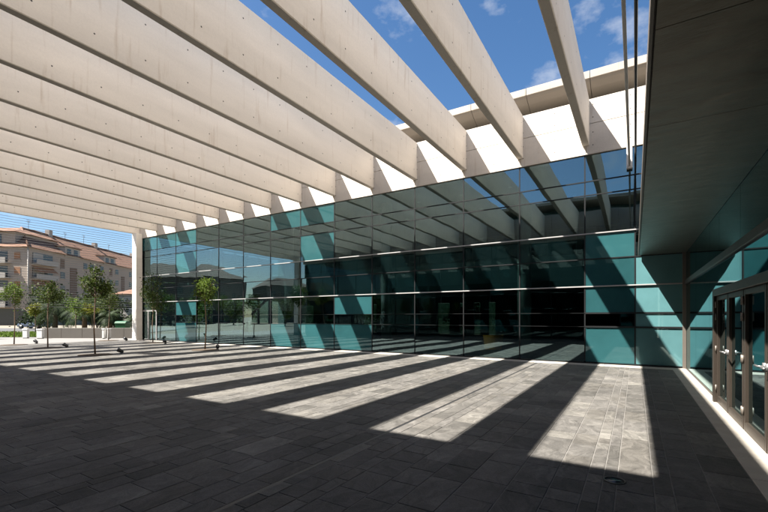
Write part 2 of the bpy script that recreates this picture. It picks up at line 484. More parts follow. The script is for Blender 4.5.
# ------------------------------------------------------------------ main glass building
GB = thing('glass_building', 'long two storey building with teal glass front and pale concrete fascia', 'building', (-14.0, D, 0))
BAY = 2.22
edges = [1.31, 0.0, -1.49] + [-1.49 - BAY * k for k in range(1, 14)]
rows = [0.05, 1.28, 1.75, 2.67, 3.62, 4.5, 5.84, 6.32, 7.23]
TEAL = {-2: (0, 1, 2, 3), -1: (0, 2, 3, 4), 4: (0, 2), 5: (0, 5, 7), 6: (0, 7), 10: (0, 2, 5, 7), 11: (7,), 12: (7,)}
for b in range(len(edges) - 1):
    x1, x0 = edges[b], edges[b + 1]; k = b - 2
    for r in range(8):
        if k == 12 and r < 3: continue
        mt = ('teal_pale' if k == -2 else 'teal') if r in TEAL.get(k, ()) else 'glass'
        nm = 'pane' if mt == 'glass' else 'spandrel_panel'
        if mt == 'glass' and r in (3, 4) and 0 <= k <= 6: mt = 'frit'
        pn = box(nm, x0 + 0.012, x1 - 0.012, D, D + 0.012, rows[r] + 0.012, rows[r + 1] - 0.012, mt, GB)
        pn.rotation_euler = (R(random.gauss(0, 0.11)), 0, R(random.gauss(0, 0.10)))
for i, x in enumerate(edges):
    m = 'taupe' if i == 0 else 'dark_frame'
    w = 0.045 if i == 0 else 0.02
    box('mullion', x - w, x + w, D - (0.08 if i == 0 else 0.012), D + 0.10, 0.0, 7.24, m, GB)
for z in rows[1:-1]:
    if z in (2.67, 4.5):
        box('transom', edges[-1], 1.31, D - 0.05, D - 0.014, z - 0.020, z + 0.020, 'alu', GB, 0.004)
    elif z in (1.28, 1.75):
        box('transom', edges[-1], 1.31, D - 0.022, D - 0.014, z - 0.007, z + 0.007, 'dark_frame', GB)
        box('transom', -1.47, 1.26, D - 0.030, D - 0.024, z - 0.028, z + 0.028, 'dark_frame', GB)
    else:
        box('transom', edges[-1], 1.31, D - 0.022, D - 0.014, z - 0.018, z + 0.018, 'dark_frame', GB)
box('sill', edges[-1], 1.31, D - 0.03, D + 0.08, 0.0, 0.048, 'dark_frame', GB)
# concrete fascia panels, two courses a bay
fx = [6.3, 3.1] + [1.0] + [-1.45 - BAY * k for k in range(0, 14)]
for a, b2 in zip(fx[:-1], fx[1:]):
    for (z0, z1) in ((7.25, 8.292), (8.308, 9.15)):
        box('fascia_panel', b2 + 0.006, a - 0.006, D - 0.06, D + 0.30, z0, z1, 'fascia', GB, 0.006)
box('fascia_core', -30.8, 6.2, D - 0.02, D + 0.28, 7.27, 9.12, 'concrete', GB)
# curved eave above the fascia, one panel a bay
prof = [(0.02, 10.13), (0.02, 9.93), (0.10, 9.84), (0.35, 9.72), (0.75, 9.58), (1.2, 9.47), (1.75, 9.38), (1.75, 10.15)]
ex = [6.3, 3.2, 0.85] + [-1.33 - 2.14 * k for k in range(0, 14)]
for a, b2 in zip(ex[:-1], ex[1:]):
    V = []
    for x in (b2 + 0.008, a - 0.008): V += [(x, D + p[0], p[1]) for p in prof]
    n = len(prof)
    F = [tuple(range(n)), tuple(reversed(range(n, 2 * n)))] + [(i, i + n, (i + 1) % n + n, (i + 1) % n) for i in range(n)]
    mesh_obj('eave_panel', V, F, 'eave', GB, (a, D, 9.9))
    box('eave_edge', b2 + 0.008, a - 0.008, D - 0.02, D + 0.018, 9.91, 10.17, 'concrete', GB, 0.006)
box('attic_wall', -30.7, 6.2, D + 1.5, D + 1.7, 9.0, 9.9, 'int_wall', GB)
box('roof', -30.7, 6.2, D + 1.76, 30.0, 9.5, 10.1, 'concrete', GB)
# interior shell
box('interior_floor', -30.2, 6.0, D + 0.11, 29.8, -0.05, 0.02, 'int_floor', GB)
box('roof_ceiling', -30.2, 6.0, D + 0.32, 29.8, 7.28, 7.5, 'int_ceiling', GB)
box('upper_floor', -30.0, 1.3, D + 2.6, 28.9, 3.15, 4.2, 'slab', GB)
tube('balustrade_rail', [(-30.0, D + 2.65, 5.28), (1.3, D + 2.65, 5.28)], 0.022, 'steel', GB)
for k in range(0, 29):
    x = -29.8 + 1.11 * k
    box('balustrade_post', x - 0.012, x + 0.012, D + 2.635, D + 2.66, 4.2, 5.26, 'steel', GB)
for k in range(0, 14):
    x = -29.8 + 2.22 * k
    box('balustrade_pane', x + 0.03, x + 2.19, D + 2.67, D + 2.68, 4.3, 5.2, 'clear_glass', GB)
for x in (-3.9, -10.56, -17.22, -23.88):
    lathe('column', [(0.27, 0.02), (0.27, 7.28)], 'column', GB, (x, D + 1.6, 0), 24)
for k in range(13):
    for yy in (D + 2.2, D + 5.0):
        lathe('downlight', [(0.0, 7.262), (0.09, 7.262), (0.10, 7.275), (0.0, 7.276)], 'white', GB, (-2.4 - 2.22 * k, yy, 0), 10)
# back wall of the hall with window openings, and the partition behind the teal bays
bw = [(-30.2, -27.2), (-25.6, -20.0), (-18.6, -13.0), (-12.0, -11.2), (-10.75, -10.1), (-9.6, -9.0), (-8.5, 6.0)]
for (a, b2) in bw: box('back_wall', a, b2, 29.0, 29.2, 0.0, 7.28, 'int_wall', GB)
for (a, b2) in zip([q[1] for q in bw[:-1]], [q[0] for q in bw[1:]]):
    box('back_wall', a, b2, 29.0, 29.2, 2.7, 7.28, 'int_wall', GB)
    box('back_wall', a, b2, 29.0, 29.2, 0.0, 0.35, 'int_wall', GB)
    box('back_window', a + 0.01, b2 - 0.01, 29.1, 29.112, 0.36, 2.69, 'back_glass', GB)
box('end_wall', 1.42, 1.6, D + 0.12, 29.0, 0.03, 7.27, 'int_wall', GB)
# glazed west end
for k in range(0, 10):
    y0 = D + 0.15 + 1.33 * k
    box('end_mullion', -30.33, -30.2, y0 - 0.09, y0 + 0.09, 0.0, 7.27, 'dark_frame', GB)
    if k < 9:
        box('end_pane', -30.27, -30.258, y0 + 0.1, y0 + 1.23, 0.06, 3.3, 'clear_glass', GB)
        box('end_panel', -30.29, -30.24, y0 + 0.1, y0 + 1.23, 4.3, 7.2, 'int_wall', GB)
box('end_beam', -30.32, -30.21, D + 0.2, 28.9, 3.36, 4.2, 'dark_frame', GB)
# inner stair
st = thing('staircase', 'dark open staircase rising behind the left part of the glass front', 'staircase', (-25.5, 20.3, 0))
for k in range(18):
    x = -27.5 + 0.28 * k; z = 0.19 * (k + 1)
    box('tread', x, x + 0.30, 19.6, 21.0, z - 0.04, z, 'wood', st)
for y in (19.57, 21.03):
    V = [(-27.5, y - 0.03, 0.05), (-27.2, y - 0.03, 0.02), (-22.4, y - 0.03, 3.25), (-22.4, y - 0.03, 3.45), (-27.5, y + 0.03, 0.05), (-27.2, y + 0.03, 0.02), (-22.4, y + 0.03, 3.25), (-22.4, y + 0.03, 3.45)]
    mesh_obj('stringer', V, [(0, 1, 2, 3), (7, 6, 5, 4), (0, 4, 5, 1), (1, 5, 6, 2), (2, 6, 7, 3), (3, 7, 4, 0)], 'black', st, (-25, y, 0))
    tube('handrail', [(-27.5, y, 1.05), (-22.4, y, 4.4)], 0.025, 'steel', st)
# pale framed door at the far end
dd = box('door', -30.3, -28.2, D - 0.03, D + 0.02, 2.02, 2.12, 'alu', GB)
for x in (-30.28, -29.22, -28.2):
    box('door_frame', x - 0.05, x + 0.05, D - 0.03, D + 0.02, 0.0, 2.02, 'alu', dd)
for (a, b2) in ((-30.22, -29.28), (-29.16, -28.26)):
    box('door_pane', a, b2, D, D + 0.012, 0.1, 2.0, 'glass', dd)
box('door_panel', -30.3, -28.2, D, D + 0.012, 2.13, 2.66, 'glass', dd)

# ------------------------------------------------------------------ pergola
PG = thing('pergola', 'pale concrete pergola of deep parallel blades spanning the plaza', 'pergola', (-15.0, 8.0, 0))
for k in range(14):
    xr = -1.345 - BAY * k
    box('beam', xr - 0.22, xr, -0.58, D - 0.064, 7.55, 9.14, 'beam', PG, 0.018)
box('post', -30.42, -29.86, 15.3, D - 0.07, 0.0, 7.55, 'post', PG, 0.015)
box('post', -30.62, -30.02, -0.55, -0.05, 0.0, 7.55, 'post', PG, 0.015)

rail = thing('overhead_rail', 'thin white rail running overhead towards the glass front beside the canopy', 'rail', (-0.15, 8.0, 6.6))
box('tube', -0.185, -0.125, -0.55, D - 0.2, 6.57, 6.65, 'white', rail, 0.01)
box('bracket', -0.24, -0.07, D - 0.2, D - 0.065, 6.5, 7.24, 'white', rail, 0.01)
cab = tag(tube('overhead_cable', [(0.015, -0.55, 6.9), (0.015, 8.0, 6.88), (0.015, D - 0.02, 6.9)], 0.03, 'black'), 'black cable stretched overhead between the white rail and the dark canopy', 'cable')

# ------------------------------------------------------------------ entrance wing with canopy
EW = thing('entrance_wing', 'entrance wing on the right with mirror dark glass wall and metal canopy', 'building', (1.4, 8.0, 0))
XW = 1.36
cn = box('canopy', 0.115, XW, -0.58, D - 0.1, 3.66, 3.78, 'bronze', EW)
y = D - 0.1; k = 0
while y > -0.5:
    y0 = max(y - 1.75, -0.58)
    box('soffit_panel', 0.12, XW - 0.004, y0 + 0.0015, y - 0.0015, 3.625, 3.657, 'soffit', EW, 0.003)
    y = y0
box('canopy_edge', 0.085, 0.112, -0.58, D - 0.1, 3.615, 3.80, 'taupe', EW, 0.004)
ymull = [15.7, 13.4, 11.1, 9.92, 8.1, 6.0, 3.9, 1.8, -0.55]
for i, (a, b2) in enumerate(zip(ymull[:-1], ymull[1:])):
    lo = 2.16 if 9.93 > a > 3.0 else 0.05
    for (z0, z1) in ((lo, 2.62), (2.78, 3.62), (3.82, 5.5), (5.55, 7.2)):
        box('pane', XW, XW + 0.012, b2 + 0.006, a - 0.006, z0, z1, 'glass_side', EW)
box('transom', XW - 0.045, XW + 0.05, -0.55, 15.7, 2.635, 2.765, 'bronze', EW, 0.006)
box('sill', XW - 0.01, XW + 0.05, -0.55, 15.7, 0.0, 0.048, 'bronze', EW)
box('fascia', XW - 0.05, XW + 0.3, -0.55, 15.70, 7.25, 9.15, 'fascia', EW, 0.01)
box('inner_wall', 4.0, 4.2, -0.55, 15.6, 0.0, 7.2, 'int_wall', EW)
box('inner_floor', XW + 0.06, 4.0, -0.55, 15.6, -0.05, 0.02, 'int_floor', EW)
box('inner_ceiling', XW + 0.06, 4.0, -0.55, 15.6, 3.66, 3.9, 'int_ceiling', EW)
# glazed doors
DO = box('door_head', XW - 0.10, XW + 0.06, 3.88, 9.95, 2.0, 2.13, 'bronze', EW, 0.006)
ys = [9.95, 8.75, 7.6, 6.4, 5.2, 3.95]
box('door_jamb', XW - 0.10, XW + 0.06, 9.80, 9.95, 0.0, 2.0, 'bronze', EW, 0.005)
for i, (a, b2) in enumerate(zip(ys[:-1], ys[1:])):
    a2 = a - (0.16 if i == 0 else 0.05)
    lf = box('door_leaf', XW - 0.015, XW + 0.005, b2 + 0.075, a2 - 0.075, 0.14, 1.92, 'glass_side', EW)
    for (q0, q1, z0, z1) in ((b2 + 0.0, b2 + 0.075, 0.012, 1.995), (a2 - 0.075, a2, 0.012, 1.995)):
        box('stile', XW - 0.055, XW + 0.03, q0, q1, z0, z1, 'bronze', lf, 0.005)
    box('bottom_rail', XW - 0.055, XW + 0.03, b2 + 0.077, a2 - 0.077, 0.015, 0.14, 'bronze', lf, 0.005)
    box('top_rail', XW - 0.055, XW + 0.03, b2 + 0.077, a2 - 0.077, 1.92, 1.995, 'bronze', lf, 0.005)
    hy = b2 + 0.038 if i % 2 == 0 else a2 - 0.038
    sg = 1 if i % 2 == 0 else -1
    tube('handle', [(XW - 0.055, hy, 1.02), (XW - 0.12, hy, 1.02), (XW - 0.12, hy + sg * 0.16, 1.02)], 0.013, 'steel', lf)
    lathe('escutcheon', [(0.0, 0.0), (0.028, 0.0), (0.028, 0.09), (0.0, 0.09)], 'steel', lf, (XW - 0.055, hy, 0.975), 12)
    hz = a2 - 0.01 if i % 2 == 0 else b2 + 0.01
    for z in (0.22, 0.95, 1.55, 1.78):
        tube('hinge', [(XW - 0.068, hz, z), (XW - 0.068, hz, z + 0.12)], 0.013, 'taupe', lf)

# ------------------------------------------------------------------ building on the camera's side of the plaza
OB = thing('facing_building', 'matching glass building behind the viewer seen mirrored in the glass front', 'building', (-14.0, -0.6, 0))
for k in range(14):
    a = -BAY * k + 1.3; b2 = a - BAY
    for (z0, z1) in ((0.05, 3.6), (3.65, 7.2)):
        box('pane', b2 + 0.02, a - 0.02, -0.92, -0.908, z0, z1, 'glass_side', OB)
    box('mullion', b2 - 0.03, b2 + 0.03, -0.98, -0.89, 0.0, 7.23, 'dark_frame', OB)
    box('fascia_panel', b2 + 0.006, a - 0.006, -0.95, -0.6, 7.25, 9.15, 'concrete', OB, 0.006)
box('transom', -29.8, 1.3, -0.96, -0.895, 3.602, 3.648, 'dark_frame', OB)
box('back_wall', -29.8, 1.3, -9.2, -9.0, 0.0, 9.1, 'int_wall', OB)
box('end_wall', -29.9, -29.805, -9.0, -0.99, 0.0, 7.2, 'int_wall', OB)
box('floor', -29.8, 1.3, -9.0, -0.99, -0.05, 0.02, 'int_floor', OB)
box('ceiling', -29.8, 1.3, -9.0, -0.97, 7.25, 7.45, 'int_ceiling', OB)
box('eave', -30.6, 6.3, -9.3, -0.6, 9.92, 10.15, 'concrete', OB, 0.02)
box('attic_wall', -30.0, 6.0, -3.0, -2.8, 9.0, 9.91, 'int_wall', OB)

# ------------------------------------------------------------------ wire screen closing the far end of the pergola
WS = thing('wire_screen', 'screen of fine horizontal wires closing the far end of the pergola', 'screen', (-30.5, 7.0, 0))
wire_me = None
for i in range(36):
    z = 2.25 + 0.147 * i
    if wire_me is None:
        o = tube('wire', [(-30.48, -0.05, z), (-30.48, 15.28, z)], 0.0125, 'wire', WS, 6); wire_me = o.data
    else:
        o = bpy.data.objects.new('wire', wire_me); link(o); place(o, WS, (-30.48, -0.05, z))

# ------------------------------------------------------------------ vegetation
def leaf_cloud(rng, n, center, radii, size, clumps=14, asp=1.9, hollow=0.35):
    cs = []
    for _ in range(clumps):
        v = rng.normal(size=3); v /= np.linalg.norm(v)
        cs.append(v * rng.uniform(0.35, 0.95))
    cs = np.array(cs)
    which = rng.integers(0, clumps, n)
    p = cs[which] + rng.normal(size=(n, 3)) * 0.21
    p = p * np.array(radii) + np.array(center)
    d = rng.normal(size=(n, 3)); d[:, 2] -= 0.25; d /= np.linalg.norm(d, axis=1)[:, None]
    e = np.cross(d, rng.normal(size=(n, 3))); e /= np.linalg.norm(e, axis=1)[:, None]
    sz = size * rng.uniform(0.6, 1.3, n)[:, None]
    a = p; L = d * sz; W = e * sz / asp / 2
    V = np.stack([a, a + L * 0.45 + W, a + L, a + L * 0.45 - W], axis=1).reshape(-1, 3)
    F = np.arange(4 * n).reshape(-1, 4)
    return V, F
def np_mesh(name, V, F, mat, parent, org):
    me = bpy.data.meshes.new(name)
    V = V - np.array(org)
    me.vertices.add(len(V)); me.vertices.foreach_set('co', V.astype(np.float32).ravel())
    me.loops.add(F.size); me.loops.foreach_set('vertex_index', F.astype(np.int32).ravel())
    me.polygons.add(len(F)); me.polygons.foreach_set('loop_start', np.arange(0, F.size, F.shape[1], dtype=np.int32))
    me.polygons.foreach_set('loop_total', np.full(len(F), F.shape[1], dtype=np.int32))
    me.update(calc_edges=True); me.materials.append(M[mat])
    o = bpy.data.objects.new(name, me); link(o); return place(o, parent, org)
def tree(name, label, base, top, bot, width, seed, mat='leaf_young', nleaf=900, size=0.12, tr=0.028, group=None, lean=0.0, cat='tree', clumps=14):
    rng = np.random.default_rng(seed)
    t = thing(name, label, cat, base, 0, group)
    x, y, _ = base
    cz = (top + bot) / 2; hz = (top - bot) / 2
    cxx = x + lean
    pts = [(x, y, -0.02), (x + lean * 0.3 + rng.normal() * tr, y + rng.normal() * tr, bot * 0.5), (cxx, y, bot), (cxx + rng.normal() * tr, y, cz + hz * 0.5)]
    V, F = tube_geo(pts, [tr * 1.35, tr, tr * 0.85, tr * 0.35], 7)
    for k in range(7):
        a = k * 2.4 + rng.uniform(0, 1); z0 = bot + (cz - bot) * rng.uniform(-0.1, 0.7)
        e = (cxx + math.cos(a) * width * 0.38, y + math.sin(a) * width * 0.38, z0 + hz * rng.uniform(0.4, 1.1))
        v2, f2 = tube_geo([(cxx, y, z0), tuple((np.array((cxx, y, z0)) + np.array(e)) / 2 + np.array((0, 0, 0.05))), e], [tr * 0.5, tr * 0.35, tr * 0.15], 5)
        off = len(V); V += v2; F += [tuple(i + off for i in f) for f in f2]
    mesh_obj('trunk', V, F, 'bark', t, base, True)
    V, F = leaf_cloud(rng, nleaf, (cxx, y, cz), (width / 2, width / 2, hz), size, clumps)
    np_mesh('crown', V, F, mat, t, base)
    return t
G6 = 'young trees planted in the plaza'
young = [
    ((-30.77, 8.94, 0), 3.6, 2.2, 1.15, 1, 'leaf_young', 'young tree with round light green crown at the far left of the plaza', 0.1),
    ((-26.23, 8.99, 0), 3.5, 2.1, 1.35, 2, 'leaf_mid', 'young tree with dark spreading crown, second from the left in the plaza', 0.0),
    ((-19.62, 8.37, 0), 3.65, 2.35, 1.15, 3, 'leaf_mid', 'nearest and tallest looking young tree, in the sunlit stripes left of the white post', 0.0),
    ((-30.9, 14.0, 0), 4.05, 2.0, 1.35, 4, 'leaf_mid', 'young tree standing just left of the white pergola post', 0.15),
    ((-25.76, 14.21, 0), 4.15, 1.95, 1.3, 5, 'leaf_mid', 'young tree in front of the pale framed far door in the glass', 0.0),
    ((-18.03, 12.49, 0), 3.55, 2.4, 1.15, 6, 'leaf_young', 'slender young tree with sunlit leaves in front of the glass front', 0.0)]
for (b, top, bot, w, sd, mt, lab, ln) in young:
    t = tree('young_tree', lab, b, top, bot, w, sd, mt, 1700 if mt == 'leaf_mid' else 1500, 0.105, 0.026, G6, ln)
    lathe('planting_bed', [(0.0, 0.0), (0.62, 0.002), (0.60, 0.02), (0.3, 0.035), (0.0, 0.04)], 'mulch', t, (b[0], b[1], 0.004), 14)
# little spotlights beside the trees
spots = [(-31.0, 10.05, 'the far left young tree'), (-25.56, 9.55, 'the second young tree from the left'), (-19.2, 9.2, 'the nearest young tree'), (-29.58, 14.5, 'the tree left of the white post'), (-24.22, 14.1, 'the tree by the far door'), (-17.55, 12.85, 'the slender sunlit tree')]
def spotlight(x, y, lab, rz):
    t = thing('ground_spotlight', lab, 'spotlight', (x, y, 0), rz, 'spotlights beside the young trees', True)
    t.scale = (0.68, 0.68, 0.68)
    lathe('base', [(0.0, 0.0), (0.10, 0.0), (0.10, 0.03), (0.0, 0.035)], 'black', t, (0, 0, 0), 14)
    box('yoke', -0.015, 0.015, -0.13, 0.13, 0.03, 0.055, 'black', t)
    h = tube('head', [(-0.13, 0, 0.10), (-0.05, 0, 0.15), (0.10, 0, 0.24), (0.13, 0, 0.258)], [0.05, 0.105, 0.125, 0.13], 'black', t, 14)
    tube('visor', [(0.12, 0, 0.255), (0.20, 0, 0.30)], [0.132, 0.125], 'black', h, 14)
    return t
for i, (x, y, w) in enumerate(spots):
    spotlight(x, y, 'small black spotlight on the paving beside ' + w, R(200 + 25 * i))

# ------------------------------------------------------------------ beyond the plaza on the left
base = cam2w(-24.0, 31.9)
LW = thing('low_wall', 'low concrete wall along the lawn beyond the plaza', 'wall', base, YAW, None, True)
for k in range(7):
    box('wall_block', -2.7 + 1.62 * k, -2.7 + 1.62 * k + 1.612, -0.18, 0.18, 0.0, 0.78, 'wallstone', LW, 0.012)
def bench_block(lat, dep, w, hgt, lab):
    t = thing('bench_block', lab, 'block', cam2w(lat, dep), YAW, 'white concrete blocks by the low wall', True)
    box('body', -w / 2, w / 2, -0.12, 0.12, 0.04, hgt - 0.06, 'white', t, 0.015)
    box('cap', -w / 2 - 0.02, w / 2 + 0.02, -0.14, 0.14, hgt - 0.06, hgt, 'white', t, 0.012)
    box('plinth', -w / 2 + 0.03, w / 2 - 0.03, -0.1, 0.1, -0.01, 0.04, 'black', t)
bench_block(-27.55, 31.4, 0.36, 0.72, 'leftmost small white block beside the low wall')
bench_block(-26.1, 31.0, 0.42, 0.72, 'wider white block at the left end of the low wall')
bench_block(-21.2, 30.9, 0.16, 0.75, 'narrow white block in front of the low wall, left of a pair')
bench_block(-20.8, 30.9, 0.14, 0.75, 'narrow white block in front of the low wall, nearer the white post')
# lawn and road
def strip(name, pts, z, mat):
    return mesh_obj(name, [(*cam2w(l, d)[:2], z) for l, d in pts], [tuple(range(len(pts)))], mat)
lawn_bed = kind(strip('lawn', [(-60, 33.0), (-5, 33.0), (-5, 44), (-60, 44)], 0.02, 'grass'), 'structure')
kind(strip('road', [(-140, 48), (0, 48), (0, 62), (-140, 62)], -0.02, 'asphalt'), 'structure')
kind(strip('side_pavement', [(-60, 24), (-27, 31), (-27, 32.95), (-60, 32.95)], -0.004, 'light_paving'), 'structure')
# blades on the lawn
rng = np.random.default_rng(5)
n = 14000
lat = rng.uniform(-45, -8, n); dep = 33.1 + rng.random(n) ** 1.5 * 10.5
c_, s_ = math.cos(YAW), math.sin(YAW)
P = np.stack([lat * c_ - dep * s_, lat * s_ + dep * c_, np.full(n, 0.02)], 1)
dx = rng.normal(size=(n, 3)) * 0.05; dx[:, 2] = 0
tip = rng.normal(size=(n, 3)) * 0.06; tip[:, 2] = rng.uniform(0.08, 0.2, n)
V = np.stack([P - dx, P + dx, P + tip], 1).reshape(-1, 3)
gr = np_mesh('grass', V, np.arange(3 * n).reshape(-1, 3), 'leaf_young', None, (0, 0, 0)); kind(gr, 'stuff')
gr['label'] = 'rough grass growing on the lawn behind the low wall'; gr['category'] = 'grass'

def palm(label, lat, dep, hgt, spread, seed):
    rng = np.random.default_rng(seed)
    b = cam2w(lat, dep)
    t = thing('palm_tree', label, 'palm', b, 0, 'palms beyond the low wall')
    tube('trunk', [(b[0], b[1], -0.05), (b[0] + 0.05, b[1], hgt * 0.5), (b[0], b[1], hgt)], [0.3, 0.24, 0.26], 'bark', t, 10)
    VV = []
    for k in range(34):
        az = k * 2.399; el = rng.uniform(-0.5, 1.3)
        L = spread * rng.uniform(0.8, 1.1)
        p = np.array([b[0], b[1], hgt]); d = np.array([math.cos(az) * math.cos(el), math.sin(az) * math.cos(el), math.sin(el)])
        side = np.array([-math.sin(az), math.cos(az), 0])
        steps = 14
        for s in range(steps):
            q = p + d * (L / steps)
            d = d + np.array([0, 0, -0.10 - 0.02 * s * 0.5]); d /= np.linalg.norm(d)
            wv = side * 0.03
            VV += [p - wv, p + wv, q + wv, q - wv]
            ll = 0.55 * math.sin(math.pi * (s + 1.2) / (steps + 1.5)) * spread / 2.2
            for sg in (-1, 1):
                for h in (0.0, 0.5):
                    o = p + (q - p) * h
                    tp = o + side * sg * ll + d * ll * 0.6 + np.array([0, 0, -0.25 * ll])
                    VV += [o, o + d * 0.07, tp, o + d * 0.01]
            p = q
    V = np.array(VV); np_mesh('crown', V, np.arange(len(V)).reshape(-1, 4), 'palm', t, b)
palm('palm with wide feathery fronds beyond the low wall, left of the nearest young tree', -40.3, 50, 2.6, 3.3, 1)
palm('shorter palm beyond the wall, behind the nearest young tree', -34.5, 47, 2.2, 2.8, 2)
palm('palm with grey green fronds beside the green bin', -30.9, 46, 1.7, 2.0, 3)
palm('small palm half hidden by the white pergola post', -27.3, 45, 1.2, 1.7, 4)
GT = 'background trees along the street'
def bgtree(label, lat, dep, top, bot, w, seed, mat, n=2600, size=0.32):
    tree('street_tree', label, cam2w(lat, dep), top, bot, w, seed, mat, n, size, 0.10, GT, 0, 'tree', 22)
bgtree('dark dense tree in front of the apartment block, behind the second young tree', -43.5, 54, 5.6, 0.8, 6.0, 21, 'leaf_dark')
bgtree('dark leafy tree at the street corner right of the palms', -36.0, 52, 4.6, 0.7, 5.5, 22, 'leaf_dark')
bgtree('mid green tree beyond the lawn between the palms', -35.2, 50, 4.6, 0.8, 3.6, 23, 'leaf_mid')
bgtree('bushy dark tree directly in front of the white house', -30.6, 52, 2.5, 0.4, 3.0, 24, 'leaf_dark')
bgtree('low dark tree beside the parked car', -47.5, 56, 4.0, 0.6, 4.6, 25, 'leaf_dark')
def shrub(label, lat, dep, top, w, seed, mat):
    tree('shrub', label, cam2w(lat, dep), top, 1.75, w, seed, mat, 900, 0.16, 0.04, 'yellow green shrubs', 0, 'shrub', 12)
shrub('bright yellow green shrub near the parked car', -34.6, 40.5, 3.0, 1.3, 31, 'leaf_yellow')
shrub('yellow tinged shrub behind the nearest young tree', -29.0, 40.5, 2.9, 1.5, 32, 'leaf_yellow')
shrub('tall light green shrub between palms and nearest young tree', -30.2, 40.0, 3.6, 1.8, 33, 'leaf_young')
# greenery seen through the building and mirrored in the glass
for i, (x, y, top, w) in enumerate([(-36, 21.5, 5.5, 4.2), (-38, 27, 6.5, 5), (-41, 33, 6, 5)]):
    tree('garden_tree', ['leafy tree outside the glazed end of the building, nearest the glass', 'fuller leafy tree outside the glazed end of the building', 'farthest leafy tree outside the glazed end of the building'][i], (x, y, 0), top, 0.5, w, 40 + i, 'leaf_young', 2400, 0.3, 0.09, 'garden trees by the glazed end', 0, 'tree', 20)
for i, (x, lab) in enumerate([(-12.2, 'bush outside the back window left of the orange chair'), (-8.0, 'bush outside the narrow back window of the hall'), (-6.4, 'bush outside the back window near the orange chair'), (-19.5, 'bush outside the back window behind the left hall'), (-26.5, 'bush outside the back window behind the staircase')]):
    tree('garden_bush', lab, (x, 33.0, 0), 3.2, 0.1, 3.4, 50 + i, 'leaf_mid', 1500, 0.26, 0.06, 'bushes behind the hall', 0, 'bush', 16)

# green bin
bn = cam2w(-26.9, 42.0)
GBN = thing('waste_bin', 'green wheeled waste container by the lawn left of the white post', 'bin', bn, YAW, None, True)
GBN.scale = (0.8, 0.8, 0.85)
V = [(-0.55, -0.45, 0.2), (0.55, -0.45, 0.2), (0.55, 0.45, 0.2), (-0.55, 0.45, 0.2), (-0.66, -0.55, 1.15), (0.66, -0.55, 1.15), (0.66, 0.55, 1.15), (-0.66, 0.55, 1.15)]
mesh_obj('body', V, [(0, 3, 2, 1), (0, 1, 5, 4), (1, 2, 6, 5), (2, 3, 7, 6), (3, 0, 4, 7), (4, 5, 6, 7)], 'bin_green', GBN)
V, F = [], []
for i in range(9):
    a = math.pi * i / 8
    for x in (-0.69, 0.69): V.append((x, -0.58 * math.cos(a), 1.17 + 0.28 * math.sin(a)))
for i in range(8): F.append((2 * i, 2 * i + 1, 2 * i + 3, 2 * i + 2))
F.append(tuple(range(0, 18, 2))); F.append(tuple(range(17, 0, -2))); F.append((0, 16, 17, 1))
mesh_obj('lid', V, F, 'bin_green', GBN)
for sx in (-0.5, 0.5):
    for sy in (-0.38, 0.38): tube('wheel', [(sx - 0.04, sy, 0.07), (sx + 0.04, sy, 0.07)], 0.1, 'tyre', GBN, 12)

# parked car
cw = cam2w(-50.5, 59)
CAR = thing('parked_car', 'dark blue grey hatchback parked in front of the apartment block', 'car', cw, YAW, None, True)
def loft(name, secs, mat, parent):
    V, F = [], []; n = len(secs[0][1])
    for (x, pr) in secs: V += [(x, y, z) for (y, z) in pr]
    for i in range(len(secs) - 1):
        for k in range(n): F.append((i * n + k, i * n + (k + 1) % n, (i + 1) * n + (k + 1) % n, (i + 1) * n + k))
    F.append(tuple(reversed(range(n)))); F.append(tuple(range((len(secs) - 1) * n, len(secs) * n)))
    return mesh_obj(name, V, F, mat, parent, smooth=False)
def cp(w, z0, z1): return [(-w, z0), (w, z0), (w * 1.02, (z0 + z1) / 2), (w * 0.94, z1), (-w * 0.94, z1), (-w * 1.02, (z0 + z1) / 2)]
loft('body', [(-1.95, cp(0.66, 0.38, 0.62)), (-1.85, cp(0.78, 0.28, 0.72)), (-1.0, cp(0.84, 0.24, 0.84)), (0.2, cp(0.85, 0.24, 0.90)), (1.6, cp(0.84, 0.26, 0.92)), (1.9, cp(0.78, 0.32, 0.80)), (1.97, cp(0.66, 0.42, 0.66))], 'car_paint', CAR)
loft('cabin', [(-0.95, cp(0.72, 0.82, 0.86)), (-0.25, cp(0.70, 0.82, 1.36)), (0.5, cp(0.70, 0.82, 1.45)), (1.3, cp(0.68, 0.82, 1.38)), (1.8, cp(0.66, 0.82, 0.92))], 'window', CAR)
loft('roof', [(-0.2, cp(0.66, 1.36, 1.40)), (0.5, cp(0.67, 1.44, 1.49)), (1.28, cp(0.64, 1.37, 1.42))], 'car_paint', CAR)
for x in (-1.25, 1.25):
    for y in (-0.8, 0.8):
        wh = tube('wheel', [(x, y - 0.1, 0.31), (x, y + 0.1, 0.31)], 0.31, 'tyre', CAR, 18)
        tube('rim', [(x, y - 0.105, 0.31), (x, y + 0.105, 0.31)], 0.19, 'steel', wh, 14)
for y in (-0.6, 0.6): box('headlight', -1.93, -1.86, y - 0.13, y + 0.13, 0.55, 0.68, 'white', CAR, 0.02)

